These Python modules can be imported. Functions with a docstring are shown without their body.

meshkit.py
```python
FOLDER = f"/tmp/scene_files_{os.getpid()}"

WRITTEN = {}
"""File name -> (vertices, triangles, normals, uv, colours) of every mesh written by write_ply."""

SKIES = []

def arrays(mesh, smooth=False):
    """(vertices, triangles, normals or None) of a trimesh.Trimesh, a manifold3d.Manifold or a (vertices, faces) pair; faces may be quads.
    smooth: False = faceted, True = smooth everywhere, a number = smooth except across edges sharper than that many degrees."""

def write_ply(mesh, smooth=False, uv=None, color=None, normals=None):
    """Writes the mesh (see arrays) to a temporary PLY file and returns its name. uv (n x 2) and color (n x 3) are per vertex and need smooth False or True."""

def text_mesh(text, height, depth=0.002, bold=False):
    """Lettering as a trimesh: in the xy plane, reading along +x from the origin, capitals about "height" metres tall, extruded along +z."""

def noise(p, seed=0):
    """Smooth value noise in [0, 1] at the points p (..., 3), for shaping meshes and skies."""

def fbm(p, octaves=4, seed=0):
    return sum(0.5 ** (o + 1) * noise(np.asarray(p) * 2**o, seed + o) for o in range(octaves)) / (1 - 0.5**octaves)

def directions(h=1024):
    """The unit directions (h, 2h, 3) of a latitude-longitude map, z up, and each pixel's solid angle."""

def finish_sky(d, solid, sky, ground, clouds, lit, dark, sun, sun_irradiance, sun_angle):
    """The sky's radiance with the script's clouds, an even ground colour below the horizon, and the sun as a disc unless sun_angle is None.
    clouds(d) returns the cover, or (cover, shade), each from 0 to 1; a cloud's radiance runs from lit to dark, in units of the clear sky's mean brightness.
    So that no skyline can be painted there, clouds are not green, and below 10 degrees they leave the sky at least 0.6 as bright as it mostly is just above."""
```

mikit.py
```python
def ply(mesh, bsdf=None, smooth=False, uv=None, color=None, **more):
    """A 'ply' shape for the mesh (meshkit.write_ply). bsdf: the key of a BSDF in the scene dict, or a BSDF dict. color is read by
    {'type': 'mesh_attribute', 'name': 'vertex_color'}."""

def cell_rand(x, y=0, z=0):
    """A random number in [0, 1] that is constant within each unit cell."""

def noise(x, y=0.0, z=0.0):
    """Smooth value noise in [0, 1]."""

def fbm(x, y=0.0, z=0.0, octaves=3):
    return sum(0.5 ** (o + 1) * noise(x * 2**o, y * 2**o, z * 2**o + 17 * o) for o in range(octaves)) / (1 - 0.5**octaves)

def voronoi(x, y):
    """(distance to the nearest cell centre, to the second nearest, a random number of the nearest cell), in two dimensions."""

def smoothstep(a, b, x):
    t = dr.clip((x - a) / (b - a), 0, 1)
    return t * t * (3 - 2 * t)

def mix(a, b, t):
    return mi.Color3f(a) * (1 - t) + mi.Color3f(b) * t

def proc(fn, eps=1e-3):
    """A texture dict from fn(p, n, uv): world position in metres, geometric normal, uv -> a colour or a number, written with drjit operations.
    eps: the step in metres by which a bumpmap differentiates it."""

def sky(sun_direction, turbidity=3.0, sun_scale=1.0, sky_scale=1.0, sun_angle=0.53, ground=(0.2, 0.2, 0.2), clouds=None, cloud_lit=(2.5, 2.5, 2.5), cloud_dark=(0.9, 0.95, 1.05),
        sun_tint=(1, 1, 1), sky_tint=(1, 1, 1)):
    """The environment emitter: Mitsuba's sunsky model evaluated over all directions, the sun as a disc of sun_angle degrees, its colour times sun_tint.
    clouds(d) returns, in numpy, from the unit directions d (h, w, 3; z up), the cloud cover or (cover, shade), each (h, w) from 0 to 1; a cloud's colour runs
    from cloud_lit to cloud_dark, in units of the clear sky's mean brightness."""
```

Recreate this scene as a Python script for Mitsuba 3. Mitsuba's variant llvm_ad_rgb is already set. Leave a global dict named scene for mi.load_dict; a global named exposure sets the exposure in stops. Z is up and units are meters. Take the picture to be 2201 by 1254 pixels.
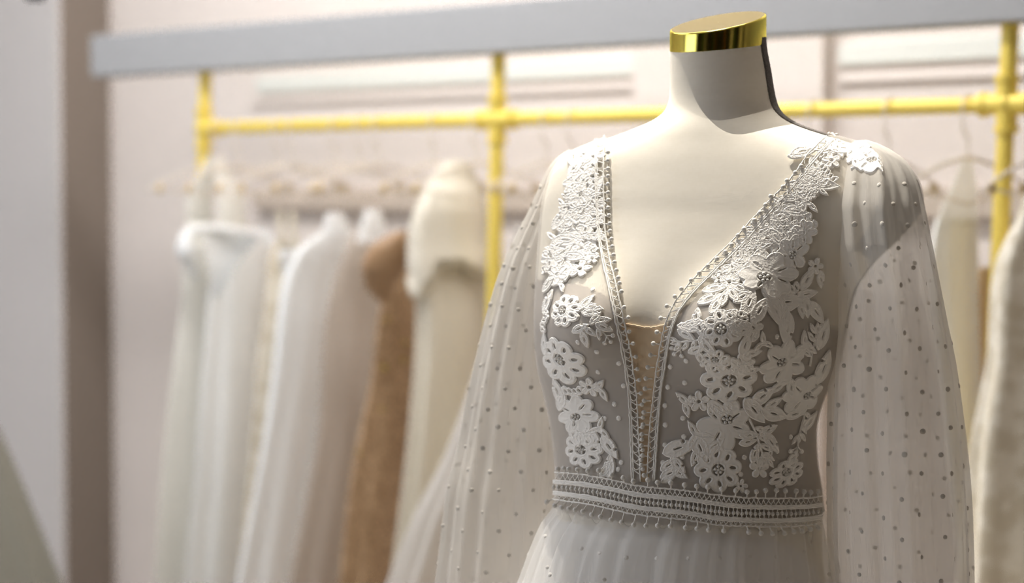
import math
import numpy as np
import trimesh
import shapely
from shapely import affinity
from shapely.geometry import Point, Polygon, LineString
from shapely.ops import unary_union
from scipy.interpolate import PchipInterpolator
from scipy.ndimage import gaussian_filter1d
from scipy.spatial import cKDTree, Delaunay
import drjit as dr
import mitsuba as mi
import mikit
import meshkit

T = mi.ScalarTransform4f
scene, labels = {}, {}
rng = np.random.default_rng(11)

# ------------------------------------------------------------------ camera
FPX = 1100.5 / math.tan(math.radians(14.0))          # focal length in pixels of the 2201 x 1254 frame
PITCH = math.atan((627 - 404) / FPX)
CAM = np.array([0.0, 0.0, 1.5])
RT = np.array([1.0, 0, 0])
FW = np.array([0, math.cos(PITCH), -math.sin(PITCH)])
UP = np.array([0, math.sin(PITCH), math.cos(PITCH)])
scene['camera'] = {'type': 'thinlens', 'fov': 28.0, 'fov_axis': 'x', 'near_clip': 0.05, 'far_clip': 60.0,
                   'aperture_radius': 0.0125, 'focus_distance': 2.08,
                   'to_world': T().look_at(origin=CAM.tolist(), target=(CAM + FW).tolist(), up=[0, 0, 1])}

# ------------------------------------------------------------------ room frame: along the rack wall (R2) and out of it (N2)
R2 = np.array([0.738, -0.674, 0.0]); R2 /= np.linalg.norm(R2)
N2 = np.array([-R2[1] * -1, -R2[0], 0.0])            # towards the camera side of the wall
RACK = 2.963                                         # distance of the rack line from the lens
WALL = 3.36


def P(px, py, d):
    """The point at depth d (metres along the lens axis) seen at a pixel of the photograph."""
    return CAM + (px - 1100.5) / FPX * d * RT + (627 - py) / FPX * d * UP + d * FW


def wallp(s, n, z):
    """Room coordinates: s along the wall (0 beside the corner), n out of it."""
    return W0 + s * R2 + n * N2 + np.array([0, 0, z])


def depth_on(px, dist):
    """Depth at which the view ray of column px meets the vertical plane parallel to the wall at this distance from the lens."""
    k = (px - 1100.5) / FPX
    return dist / -(N2[0] * k + N2[1] * math.cos(PITCH))


_d = depth_on(243, WALL)
W0 = P(243, 404, _d); W0[2] = 0.0

# ------------------------------------------------------------------ lights and exposure
exposure = 0.2
LIGHTS = dict(spot_a=12.0, spot_b=3.2, wash=27.0, window=2.3, panel=7.0)
COOL = np.array([0.86, 0.95, 1.10])
WARM = np.array([1.0, 0.93, 0.82])


def rgb(c):
    return {'type': 'rgb', 'value': [float(x) for x in c]}


def spot(key, origin, target, power, cutoff=32, beam=22, tint=WARM):
    scene[key] = {'type': 'spot', 'intensity': rgb(power * np.asarray(tint)), 'cutoff_angle': float(cutoff), 'beam_width': float(beam),
                  'to_world': T().look_at(origin=[float(x) for x in origin], target=[float(x) for x in target], up=[0.1, 1, 0.05])}


# ------------------------------------------------------------------ materials
def diffuse(c):
    return {'type': 'diffuse', 'reflectance': rgb(c) if not isinstance(c, dict) else c}


def two(b):
    return {'type': 'twosided', 'bsdf': b}


def fabric(c, rough=0.75, sheen=0.3, spec=0.25):
    return two({'type': 'principled', 'base_color': rgb(c) if not isinstance(c, dict) else c, 'roughness': rough, 'sheen': sheen, 'specular': spec})


def sheer(c, opacity, trans=1.0):
    return {'type': 'mask', 'opacity': opacity, 'bsdf': {'type': 'principledthin', 'base_color': rgb(c), 'roughness': 0.9, 'diff_trans': trans, 'spec_trans': 0.0, 'eta': 1.3}}


def bump(b, fn, scale, eps=4e-4):
    return {'type': 'bumpmap', 'arbitrary': mikit.proc(fn, eps), 'scale': scale, 'bsdf': b}


def weave(p, n, uv):
    return mikit.noise(p.x * 900, p.y * 900, p.z * 1500)


def linen_col(p, n, uv):
    t = mikit.fbm(p.x * 55, p.y * 55, p.z * 90, 4)
    w = mikit.noise(p.x * 700, p.y * 700, p.z * 260) * 0.5 + mikit.noise(p.x * 260, p.y * 260, p.z * 900) * 0.5
    return mikit.mix((0.73, 0.685, 0.595), (0.81, 0.77, 0.69), 0.6 * t + 0.4 * w)


def felt_col(p, n, uv):
    w = mikit.noise(p.x * 900, p.y * 900, p.z * 900)
    return mikit.mix((0.05, 0.045, 0.043), (0.18, 0.165, 0.155), w)


def wall_col(p, n, uv):
    t = mikit.fbm(p.x * 1.7, p.y * 1.7, p.z * 2.3, 3)
    return mikit.mix((0.70, 0.635, 0.59), (0.75, 0.685, 0.64), t)


def floor_col(p, n, uv):
    t = mikit.fbm(p.x * 3.0, p.y * 14.0, 0.0, 3)
    return mikit.mix((0.56, 0.51, 0.45), (0.66, 0.61, 0.54), t)


def thread(p, n, uv):
    return mikit.fbm(p.x * 800, p.y * 800, p.z * 800, 2)


def tulle_op(p, n, uv):
    return 0.56 + 0.035 * dr.sin(uv.x * 6.28318) * (0.6 + 0.4 * dr.sin(uv.y * 6.28318))


def sequin_col(p, n, uv):
    f, s, w = mikit.voronoi((p.x + p.y) * 160, p.z * 160)
    return mikit.mix((0.34, 0.215, 0.12), (0.70, 0.50, 0.32), w * w)


def gown_lace_col(p, n, uv):
    t = mikit.fbm((p.x - p.y) * 45, p.z * 45, 3.0, 3)
    return mikit.mix((0.66, 0.60, 0.48), (0.80, 0.75, 0.64), mikit.smoothstep(0.35, 0.65, t))


scene['mat_wall'] = two(diffuse(mikit.proc(wall_col)))
scene['mat_pier_shade'] = two(diffuse((0.25, 0.21, 0.18)))  # dark taupe stands in for the shade on the pier's return face
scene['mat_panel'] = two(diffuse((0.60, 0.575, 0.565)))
scene['mat_grey_gown'] = fabric((0.24, 0.235, 0.20), 0.7, 0.2, 0.3)
scene['mat_skirt_dot'] = fabric((0.80, 0.78, 0.74), 0.9, 0.1, 0.1)
scene['mat_ceiling'] = two(diffuse((0.70, 0.68, 0.66)))
scene['mat_floor'] = two(diffuse(mikit.proc(floor_col)))
scene['mat_trim'] = two(diffuse((0.70, 0.71, 0.665)))
scene['mat_rail'] = two(diffuse((0.50, 0.43, 0.365)))
scene['mat_beam'] = two(diffuse((0.37, 0.375, 0.385)))
scene['mat_dark'] = two({'type': 'roughplastic', 'diffuse_reflectance': rgb((0.03, 0.03, 0.032)), 'alpha': 0.2})
scene['mat_frame'] = two(diffuse((0.10, 0.09, 0.085)))
scene['mat_linen'] = bump(fabric(mikit.proc(linen_col), 0.85, 0.2, 0.15), weave, 0.00006)
scene['mat_felt'] = fabric(mikit.proc(felt_col), 0.95, 0.2, 0.1)
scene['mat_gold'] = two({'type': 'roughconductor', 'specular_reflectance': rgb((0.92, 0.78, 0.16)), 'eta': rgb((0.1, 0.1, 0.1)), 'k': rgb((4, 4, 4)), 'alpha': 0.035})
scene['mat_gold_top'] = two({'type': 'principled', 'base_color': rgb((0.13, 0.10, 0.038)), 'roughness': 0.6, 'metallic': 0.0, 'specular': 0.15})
scene['mat_pipe'] = two({'type': 'principled', 'base_color': rgb((0.80, 0.62, 0.12)), 'roughness': 0.42, 'metallic': 0.2, 'specular': 0.5})
scene['mat_hanger'] = two({'type': 'principled', 'base_color': rgb((0.72, 0.65, 0.57)), 'roughness': 0.45, 'metallic': 0.0, 'specular': 0.5})
scene['mat_clip'] = two({'type': 'principled', 'base_color': rgb((0.62, 0.48, 0.26)), 'roughness': 0.4, 'metallic': 0.2, 'specular': 0.5})
scene['mat_lace'] = bump(fabric((0.90, 0.88, 0.835), 0.8, 0.2, 0.2), thread, 0.0002)
scene['mat_cord'] = fabric((0.84, 0.825, 0.78), 0.8, 0.2, 0.2)
scene['mat_bead'] = two({'type': 'roughplastic', 'diffuse_reflectance': rgb((0.86, 0.845, 0.80)), 'alpha': 0.35, 'int_ior': 1.4})
scene['mat_tulle'] = sheer((0.84, 0.82, 0.78), 0.38)
scene['mat_sleeve'] = sheer((0.80, 0.775, 0.73), mikit.proc(tulle_op), 0.6)
scene['mat_dot'] = fabric((0.58, 0.55, 0.50), 0.9, 0.1, 0.1)
scene['mat_lining'] = fabric((0.47, 0.425, 0.38), 0.7, 0.2, 0.3)
scene['mat_puff_shade'] = fabric((0.36, 0.225, 0.125), 0.45, 0.2, 0.4)  # darker brown holds the inner shading of the puff, not another cloth
scene['mat_nude'] = fabric((0.74, 0.58, 0.40), 0.6, 0.2, 0.3)
scene['mat_skirt_lining'] = fabric((0.80, 0.785, 0.76), 0.6, 0.3, 0.3)
scene['mat_skirt_tulle'] = sheer((0.90, 0.89, 0.87), 0.42)
scene['mat_satin'] = fabric((0.83, 0.84, 0.84), 0.42, 0.2, 0.4)
scene['mat_ivory'] = fabric((0.76, 0.745, 0.69), 0.6, 0.2, 0.3)
scene['mat_cream'] = fabric((0.68, 0.635, 0.54), 0.6, 0.2, 0.3)
scene['mat_blush'] = fabric((0.56, 0.50, 0.44), 0.6, 0.2, 0.3)
scene['mat_champagne'] = fabric((0.60, 0.43, 0.23), 0.6, 0.2, 0.3)
scene['mat_gown_tulle'] = fabric((0.62, 0.585, 0.545), 0.8, 0.2, 0.2)
scene['mat_sheer_gown'] = sheer((0.84, 0.82, 0.76), 0.62)
scene['mat_gown_lace'] = fabric(mikit.proc(gown_lace_col), 0.7, 0.2, 0.3)
scene['mat_sequin'] = two({'type': 'principled', 'base_color': mikit.proc(sequin_col), 'roughness': 0.4, 'metallic': 0.25, 'specular': 0.5})
scene['mat_lamp_glow'] = two(diffuse((0.8, 0.8, 0.8)))


# ------------------------------------------------------------------ scene helpers
def key_for(name):
    if name not in USED:
        USED[name] = 0
        return name
    USED[name] += 1
    return f'{name}_{USED[name]:03d}'


USED = {}


def put(name, mesh, mat, parent=None, smooth=True, uv=None, **props):
    """One entry of the scene, with its labels when given."""
    k = key_for((parent + '__' if parent else '') + name)
    scene[k] = mesh if isinstance(mesh, dict) else mikit.ply(mesh, mat, smooth=smooth, uv=uv)
    props = {a: b for a, b in props.items() if b}
    if props:
        labels[k] = props
    return k


def thing(name, label, category, group=None):
    k = key_for(name)
    labels[k] = {'label': label, 'category': category}
    if group:
        labels[k]['group'] = group
    return k


def box(s0, s1, n0, n1, z0, z1):
    """A box aligned with the rack wall, edges given in room coordinates, slightly chamfered."""
    m = trimesh.creation.box(extents=[s1 - s0, n1 - n0, z1 - z0])
    v = m.vertices + [(s0 + s1) / 2, (n0 + n1) / 2, (z0 + z1) / 2]
    return trimesh.Trimesh(W0 + v[:, :1] * R2 + v[:, 1:2] * N2 + v[:, 2:] * [[0, 0, 1]], m.faces[:, ::-1], process=False)


def rbox(s0, s1, n0, n1, z0, z1, r=0.006):
    import manifold3d as m3
    c = m3.Manifold.cube([s1 - s0 - 2 * r, n1 - n0 - 2 * r, z1 - z0 - 2 * r]).translate([s0 + r, n0 + r, z0 + r])
    c = c.minkowski_sum(m3.Manifold.sphere(r, 8)).to_mesh()
    v = np.asarray(c.vert_properties)[:, :3]
    return trimesh.Trimesh(W0 + v[:, :1] * R2 + v[:, 1:2] * N2 + v[:, 2:] * [[0, 0, 1]], np.asarray(c.tri_verts)[:, ::-1], process=False)


def tube(pts, rad, sides=8, closed=False, cap=True):
    pts = np.asarray(pts, float)
    n = len(pts)
    rad = np.broadcast_to(np.asarray(rad, float), n)
    tan = np.gradient(pts, axis=0)
    tan /= np.linalg.norm(tan, axis=1, keepdims=True) + 1e-12
    u = np.cross(tan[0], [0.3, 0.5, 0.81]); u /= np.linalg.norm(u)
    ring, ang = [], np.arange(sides) * 2 * np.pi / sides
    for i in range(n):
        u = u - tan[i] * (u @ tan[i]); u /= np.linalg.norm(u)
        w = np.cross(tan[i], u)
        ring.append(pts[i] + rad[i] * (np.cos(ang)[:, None] * u + np.sin(ang)[:, None] * w))
    v = np.vstack(ring)
    f = grid_faces(n, sides, True)
    if cap:
        v = np.vstack([v, pts[0], pts[-1]])
        j = np.arange(sides)
        f = np.vstack([f, np.stack([(j + 1) % sides, j, j * 0 + n * sides], 1), np.stack([(n - 1) * sides + j, (n - 1) * sides + (j + 1) % sides, j * 0 + n * sides + 1], 1)])
    return trimesh.Trimesh(v, f, process=False)


def grid_faces(m, n, wrap=True):
    i, j = np.meshgrid(np.arange(m - 1), np.arange(n if wrap else n - 1), indexing='ij')
    a, b = i * n + j, i * n + (j + 1) % n
    c, d = a + n, b + n
    return np.vstack([np.stack([a, b, d], -1).reshape(-1, 3), np.stack([a, d, c], -1).reshape(-1, 3)])


def cat(ms):
    return trimesh.util.concatenate(ms)


def smooth_path(pts, n):
    pts = np.asarray(pts, float)
    t = np.r_[0, np.cumsum(np.linalg.norm(np.diff(pts, axis=0), axis=1))]
    return PchipInterpolator(t, pts)(np.linspace(0, t[-1], n))


class Loft:
    """A body of stacked oval rings. rows: (py, left px, right px, depth[, fore-aft ratio[, exponent]]), traced outlines standing at their own depth."""

    def __init__(self, rows, yaw=0.0, ratio=0.6, n=128, m=120, expo=2.0, shape=None, dist=None, rowpow=1.0, smooth=0):
        rows = [tuple(r) for r in rows]
        full = np.array([[r[0], r[1], r[2], r[3], r[4] if len(r) > 4 else ratio, r[5] if len(r) > 5 else expo] for r in rows], float)
        t = np.linspace(full[0, 0], full[-1, 0], m)
        if rowpow != 1.0:
            t = full[0, 0] + (full[-1, 0] - full[0, 0]) * np.linspace(0, 1, m) ** rowpow
        tab = PchipInterpolator(full[:, 0], full[:, 1:])(t)
        self.py, self.n, self.m = t, n, m
        if smooth:
            hb = tab[:, 3] * np.sqrt(1.0) * (tab[:, 1] - tab[:, 0]) / np.sqrt(math.cos(math.radians(yaw)) ** 2 + (tab[:, 3] * math.sin(math.radians(yaw))) ** 2)
            tab[:, 0], tab[:, 1] = (gaussian_filter1d(tab[:, q], 0.3 * smooth, mode='nearest') for q in (0, 1))
            hb = gaussian_filter1d(hb, smooth, mode='nearest')
            w = tab[:, 1] - tab[:, 0]
            tab[:, 3] = hb * math.cos(math.radians(yaw)) / np.sqrt(w ** 2 - (hb * math.sin(math.radians(yaw))) ** 2)
            tab[:, 4] = gaussian_filter1d(tab[:, 4], smooth, mode='nearest')
        th = np.arange(n) * 2 * np.pi / n
        self.th = th
        c, s = math.cos(math.radians(yaw)), math.sin(math.radians(yaw))
        self.lat, self.front = np.array([c, -s, 0]), np.array([-s, -c, 0])
        half = (tab[:, 1] - tab[:, 0]) / 2 / FPX * tab[:, 2]
        self.ctr = np.array([P((a + b) / 2, y, d) for y, a, b, d in zip(t, tab[:, 0], tab[:, 1], tab[:, 2])])
        self.a = half / np.sqrt(c * c + (tab[:, 3] * s) ** 2)
        self.b = self.a * tab[:, 3]
        e = 2.0 / tab[:, 4][:, None]
        cu = np.sign(np.cos(th)) * np.abs(np.cos(th)) ** e
        sv = np.sign(np.sin(th)) * np.abs(np.sin(th)) ** e
        self.u, self.v = self.a[:, None] * cu, self.b[:, None] * sv
        if shape is not None:
            self.u, self.v = shape(self, self.u, self.v)
        self.V = self.ctr[:, None, :] + self.u[..., None] * self.lat + self.v[..., None] * self.front
        self.fix()

    def fix(self):
        dj = np.roll(self.V, -1, 1) - np.roll(self.V, 1, 1)
        di = np.gradient(self.V, axis=0)
        N = np.cross(di, dj)
        N /= np.linalg.norm(N, axis=2, keepdims=True) + 1e-12
        out = self.V - self.V.mean(1, keepdims=True)
        self.N = N * (1 if (N * out).sum() > 0 else -1)

    def faces(self):
        f = grid_faces(self.m, self.n, True)
        v = self.V.reshape(-1, 3)
        g = np.cross(v[f[:, 1]] - v[f[:, 0]], v[f[:, 2]] - v[f[:, 0]])
        if (g * self.N.reshape(-1, 3)[f[:, 0]]).sum() < 0:
            f = f[:, ::-1]
        return f

    def mesh(self, off=0.0, keep=None, cap=False):
        v = (self.V + off * self.N).reshape(-1, 3)
        f = self.faces()
        if keep is not None:
            f = f[keep.reshape(-1)[f].all(1)]
            used, inv = np.unique(f, return_inverse=True)
            v, f = v[used], inv.reshape(-1, 3)
        elif cap:
            k, j, n = len(v), np.arange(self.n), self.n
            v = np.vstack([v, self.V[0].mean(0), self.V[-1].mean(0)])
            t, b = np.stack([j, (j + 1) % n, j * 0 + k], 1), np.stack([(self.m - 1) * n + j, (self.m - 1) * n + (j + 1) % n, j * 0 + k + 1], 1)
            f = np.vstack([f, t, b[:, ::-1]])
        return trimesh.Trimesh(v, f, process=False)

    def uv(self, nu, nv):
        u = np.broadcast_to(np.arange(self.n) / self.n * nu, (self.m, self.n))
        v = np.broadcast_to((np.arange(self.m) / self.m * nv)[:, None], (self.m, self.n))
        return np.stack([u, v], -1).reshape(-1, 2)

    def at(self, row, th):
        """Point and normal at a fractional row and an angle."""
        i = np.clip(row, 0, self.m - 1.001); i0 = int(i); fi = i - i0
        j = (th / (2 * np.pi) * self.n) % self.n; j0 = int(j); fj = j - j0
        j1 = (j0 + 1) % self.n

        def mixg(G):
            return (G[i0, j0] * (1 - fi) + G[i0 + 1, j0] * fi) * (1 - fj) + (G[i0, j1] * (1 - fi) + G[i0 + 1, j1] * fi) * fj
        nn = mixg(self.N)
        return mixg(self.V), nn / np.linalg.norm(nn)


def project(v):
    """Pixels of the photograph at which points stand, and their depths."""
    q = np.asarray(v) - CAM
    d = q @ FW
    return np.stack([1100.5 + q @ RT / d * FPX, 627 - q @ UP / d * FPX], -1), d


def folds(count, amp0, amp1, phase=0.0, sharp=1.0, seed=0, start=0.0):
    """Pleats: the ring's radius waves count times, from amp0 at the top row to amp1 at the bottom row (fractions of the radius)."""
    def fn(L, u, v):
        k = np.linspace(0, 1, L.m)[:, None]
        amp = amp0 + (amp1 - amp0) * np.clip((k - start) / (1 - start), 0, 1)
        g = np.random.default_rng(seed)
        ph = phase + 0.5 * np.sin(L.th * 3 + g.random() * 6) + 0.35 * np.sin(L.th * 2 + g.random() * 6) + 0.4 * k * (g.random() - 0.5)
        w = np.sin(L.th * count + ph * 2)
        w = np.sign(w) * np.abs(w) ** sharp
        w = w * (0.75 + 0.25 * np.sin(L.th * 5 + g.random() * 6 + 2 * k)) + 0.35 * np.sin(L.th * (count * 2 - 3) + 3 * k + g.random() * 6)
        return u * (1 + amp * w), v * (1 + amp * w)
    return fn


def grid_to_tri(tab):
    return tab


# ------------------------------------------------------------------ the setting
def structure(name, mesh, mat, **kw):
    return put(name, mesh, mat, smooth=False, kind='structure', **kw)


S_L, S_R, N_F, ZC = -2.6, 7.5, 6.6, 3.1
structure('floor', box(S_L, S_R, 0.0, N_F, -0.1, 0.0), 'mat_floor')
structure('ceiling', box(S_L, S_R, 0.0, N_F, ZC, ZC + 0.1), 'mat_ceiling')
structure('wall_back', box(S_L, S_R, -0.12, 0.0, 0, ZC), 'mat_wall')
structure('wall_left', box(S_L - 0.12, S_L, 0, N_F, 0, ZC), 'mat_wall')
structure('wall_right', box(S_R, S_R + 0.12, 0, N_F, 0, ZC), 'mat_wall')
# shop front behind the camera, with two tall windows
WIN = [(-2.1, 1.7, 0.5, 2.7)]
a, b, z0, z1 = WIN[0]
front = [box(S_L, a, N_F, N_F + 0.12, 0, ZC), box(b, S_R, N_F, N_F + 0.12, 0, ZC), box(a, b, N_F, N_F + 0.12, 0, z0), box(a, b, N_F, N_F + 0.12, z1, ZC)]
scene['mat_front'] = two(diffuse((0.20, 0.18, 0.165)))
structure('wall_front', cat(front), 'mat_front')
w = key_for('window_1')
labels[w] = {'kind': 'structure'}
m = 0.05
bars = [box(a, b, N_F - 0.03, N_F + 0.04, z0, z0 + m), box(a, b, N_F - 0.03, N_F + 0.04, z1 - m, z1)]
bars += [box(q - m, q + m, N_F - 0.03, N_F + 0.04, z0, z1) for q in np.linspace(a + m, b - m, 5)]
put('window_frame', cat(bars), 'mat_frame', w, smooth=False)


def quad(c, ux, uy):
    """A flat sheet that faces along ux x uy."""
    v = np.array([c - ux - uy, c + ux - uy, c + ux + uy, c - ux + uy])
    return trimesh.Trimesh(v, [[0, 1, 2], [0, 2, 3]], process=False)


Z3 = np.array([0, 0, 1.0])


def facing(c, ux, uy, n):
    return quad(c, ux, uy) if np.cross(ux, uy) @ n > 0 else quad(c, -ux, uy)


d = mikit.ply(facing(wallp((a + b) / 2, N_F + 0.05, (z0 + z1) / 2), R2 * (b - a) / 2, Z3 * (z1 - z0) / 2, -N2), 'mat_lamp_glow')
d['emitter'] = {'type': 'area', 'radiance': rgb(LIGHTS['window'] * COOL)}
put('pane', d, None, w)

scene['mat_panel_dark'] = two(diffuse((0.035, 0.03, 0.028)))
scene['mat_panel_green'] = two(diffuse((0.05, 0.075, 0.035)))
scene['mat_panel_brown'] = two(diffuse((0.20, 0.10, 0.05)))
pn = 7  # unseen panels added to put dark and tinted stripes into the gold cap's reflection
for s0, s1, mm in ((1.8, 3.0, 'dark'), (3.0, 3.5, 'green'), (4.1, 5.3, 'dark'), (5.3, 5.9, 'green'), (5.9, 6.4, 'brown'), (6.4, 7.45, 'dark')):
    structure(f'trim_{pn}', box(s0, s1, N_F - 0.03, N_F, 0.0, 2.9), 'mat_panel_' + mm)
    pn += 1
for n0, n1, mm in ((0.7, 1.1, 'dark'), (1.7, 2.4, 'dark'), (2.4, 3.0, 'green'), (3.5, 4.6, 'dark'), (4.6, 5.2, 'brown'), (5.2, 6.5, 'dark')):
    structure(f'trim_{pn}', box(S_R - 0.03, S_R, n0, n1, 0.0, 2.9), 'mat_panel_' + mm)
    pn += 1

# pier left of the rack: light front, return with its shade put into a darker colour
d1 = depth_on(126, WALL - 0.168)
pier_s = (P(126, 404, d1) - W0) @ R2
structure('wall_pier', box(S_L + 0.0, pier_s, 0.0, 0.155, 0, ZC), 'mat_pier_shade')
structure('wall_pier_front', box(S_L + 0.0, pier_s, 0.155, 0.168, 0, ZC), 'mat_panel')


def wall_s(px):
    return (P(px, 404, depth_on(px, WALL)) - W0) @ R2


pil0, pil1 = wall_s(1381), wall_s(1786)
structure('wall_pilaster', box(pil0, pil1, 0.0, 0.035, 0, ZC), 'mat_wall')
structure('trim_1', rbox(wall_s(558), pil0, 0.0, 0.012, 1.735, 1.776, 0.003), 'mat_trim')
structure('trim_2', rbox(pil1 + 0.02, S_R - 0.1, 0.0, 0.012, 1.735, 1.776, 0.003), 'mat_trim')
structure('trim_3', rbox(wall_s(545), pil0, 0.0, 0.012, 1.705, 1.722, 0.003), 'mat_wall')
structure('trim_4', rbox(pil1 + 0.02, S_R - 0.1, 0.0, 0.012, 1.70, 1.718, 0.003), 'mat_wall')
structure('trim_5', rbox(wall_s(560), pil0, 0.0, 0.03, 1.445, 1.497), 'mat_rail')
structure('trim_6', rbox(pil1 + 0.02, S_R - 0.1, 0.0, 0.03, 1.443, 1.500), 'mat_rail')

# grey beam that the rack is fixed to
NR = WALL - RACK


def rack_s(px):
    return (P(px, 404, depth_on(px, RACK)) - W0) @ R2


b0 = rack_s(218)
structure('beam_over_rack', rbox(b0, S_R - 0.02, NR - 0.035, NR + 0.03, 1.763, 1.861, 0.004), 'mat_beam')

# ------------------------------------------------------------------ lamps (above the frame)
DR0 = 2.20                                            # depth of the dress form
FX = (1545 - 1100.5) / FPX * DR0
lamp_spots = [('a', (FX - 0.27, DR0 + 0.27), (FX + 0.02, DR0, 1.45), LIGHTS['spot_a'], 30, 20),
              ('b', (FX - 0.08, DR0 + 0.16), (FX, DR0 - 0.02, 1.45), LIGHTS['spot_b'], 30, 20)]
WHERE = {'a': 'black ceiling spotlight over the left shoulder of the dress form', 'b': 'black ceiling spotlight over the right shoulder of the dress form'}
for i, (nm, o, t, pw, cut, bw) in enumerate(lamp_spots):
    o = np.array([o[0], o[1], ZC - 0.16]); t = np.asarray(t, float)
    spot(f'light_{i}', o, t, pw, cut, bw, WARM if i < 2 else np.array([1.0, 0.96, 0.93]))
    k = thing('track_spotlight', WHERE[nm], 'spotlight', 'ceiling spotlights')
    ax = (t - o) / np.linalg.norm(t - o)
    body = tube([o - ax * 0.11, o - ax * 0.10, o - ax * 0.012, o - ax * 0.006], [0.02, 0.035, 0.04, 0.036], 20)
    put('head', body, 'mat_dark', k, smooth=35)
    put('stem', tube([o - ax * 0.06, np.r_[(o - ax * 0.06)[:2], ZC]], 0.008, 8), 'mat_dark', k)
k = thing('added_fill_panel', 'unseen ceiling light panel added to brighten the gowns', 'ceiling light')
ps, pn = 0.7, 2.5  # added fill light above the frame, set close to the gowns
put('panel_frame', box(ps - 1.25, ps + 1.25, pn - 0.34, pn + 0.34, ZC - 0.03, ZC), 'mat_ceiling', k, smooth=False)
d = mikit.ply(facing(wallp(ps, pn, ZC - 0.032), R2 * 1.2, N2 * 0.3, -Z3), 'mat_lamp_glow')
d['emitter'] = {'type': 'area', 'radiance': rgb(LIGHTS['panel'] * np.array([0.96, 0.99, 1.03]))}
put('diffuser', d, None, k)
k = thing('linear_ceiling_light', 'long narrow white ceiling light along the rack', 'ceiling light')
ls, ln, lh = 1.85, 1.05, 1.25
put('housing', box(ls - lh - 0.04, ls + lh + 0.04, ln - 0.10, ln + 0.12, ZC - 0.07, ZC), 'mat_ceiling', k, smooth=False)
put('reflector', box(ls - lh - 0.04, ls + lh + 0.04, ln + 0.085, ln + 0.11, ZC - 0.25, ZC - 0.06), 'mat_ceiling', k, smooth=False)
d = mikit.ply(facing(wallp(ls, ln, ZC - 0.16), R2 * lh, (Z3 - N2) * 0.07, -Z3 - N2), 'mat_lamp_glow')
d['emitter'] = {'type': 'area', 'radiance': rgb(LIGHTS['wash'] * np.array([0.98, 0.96, 0.945]))}
put('diffuser', d, None, k)

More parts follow.
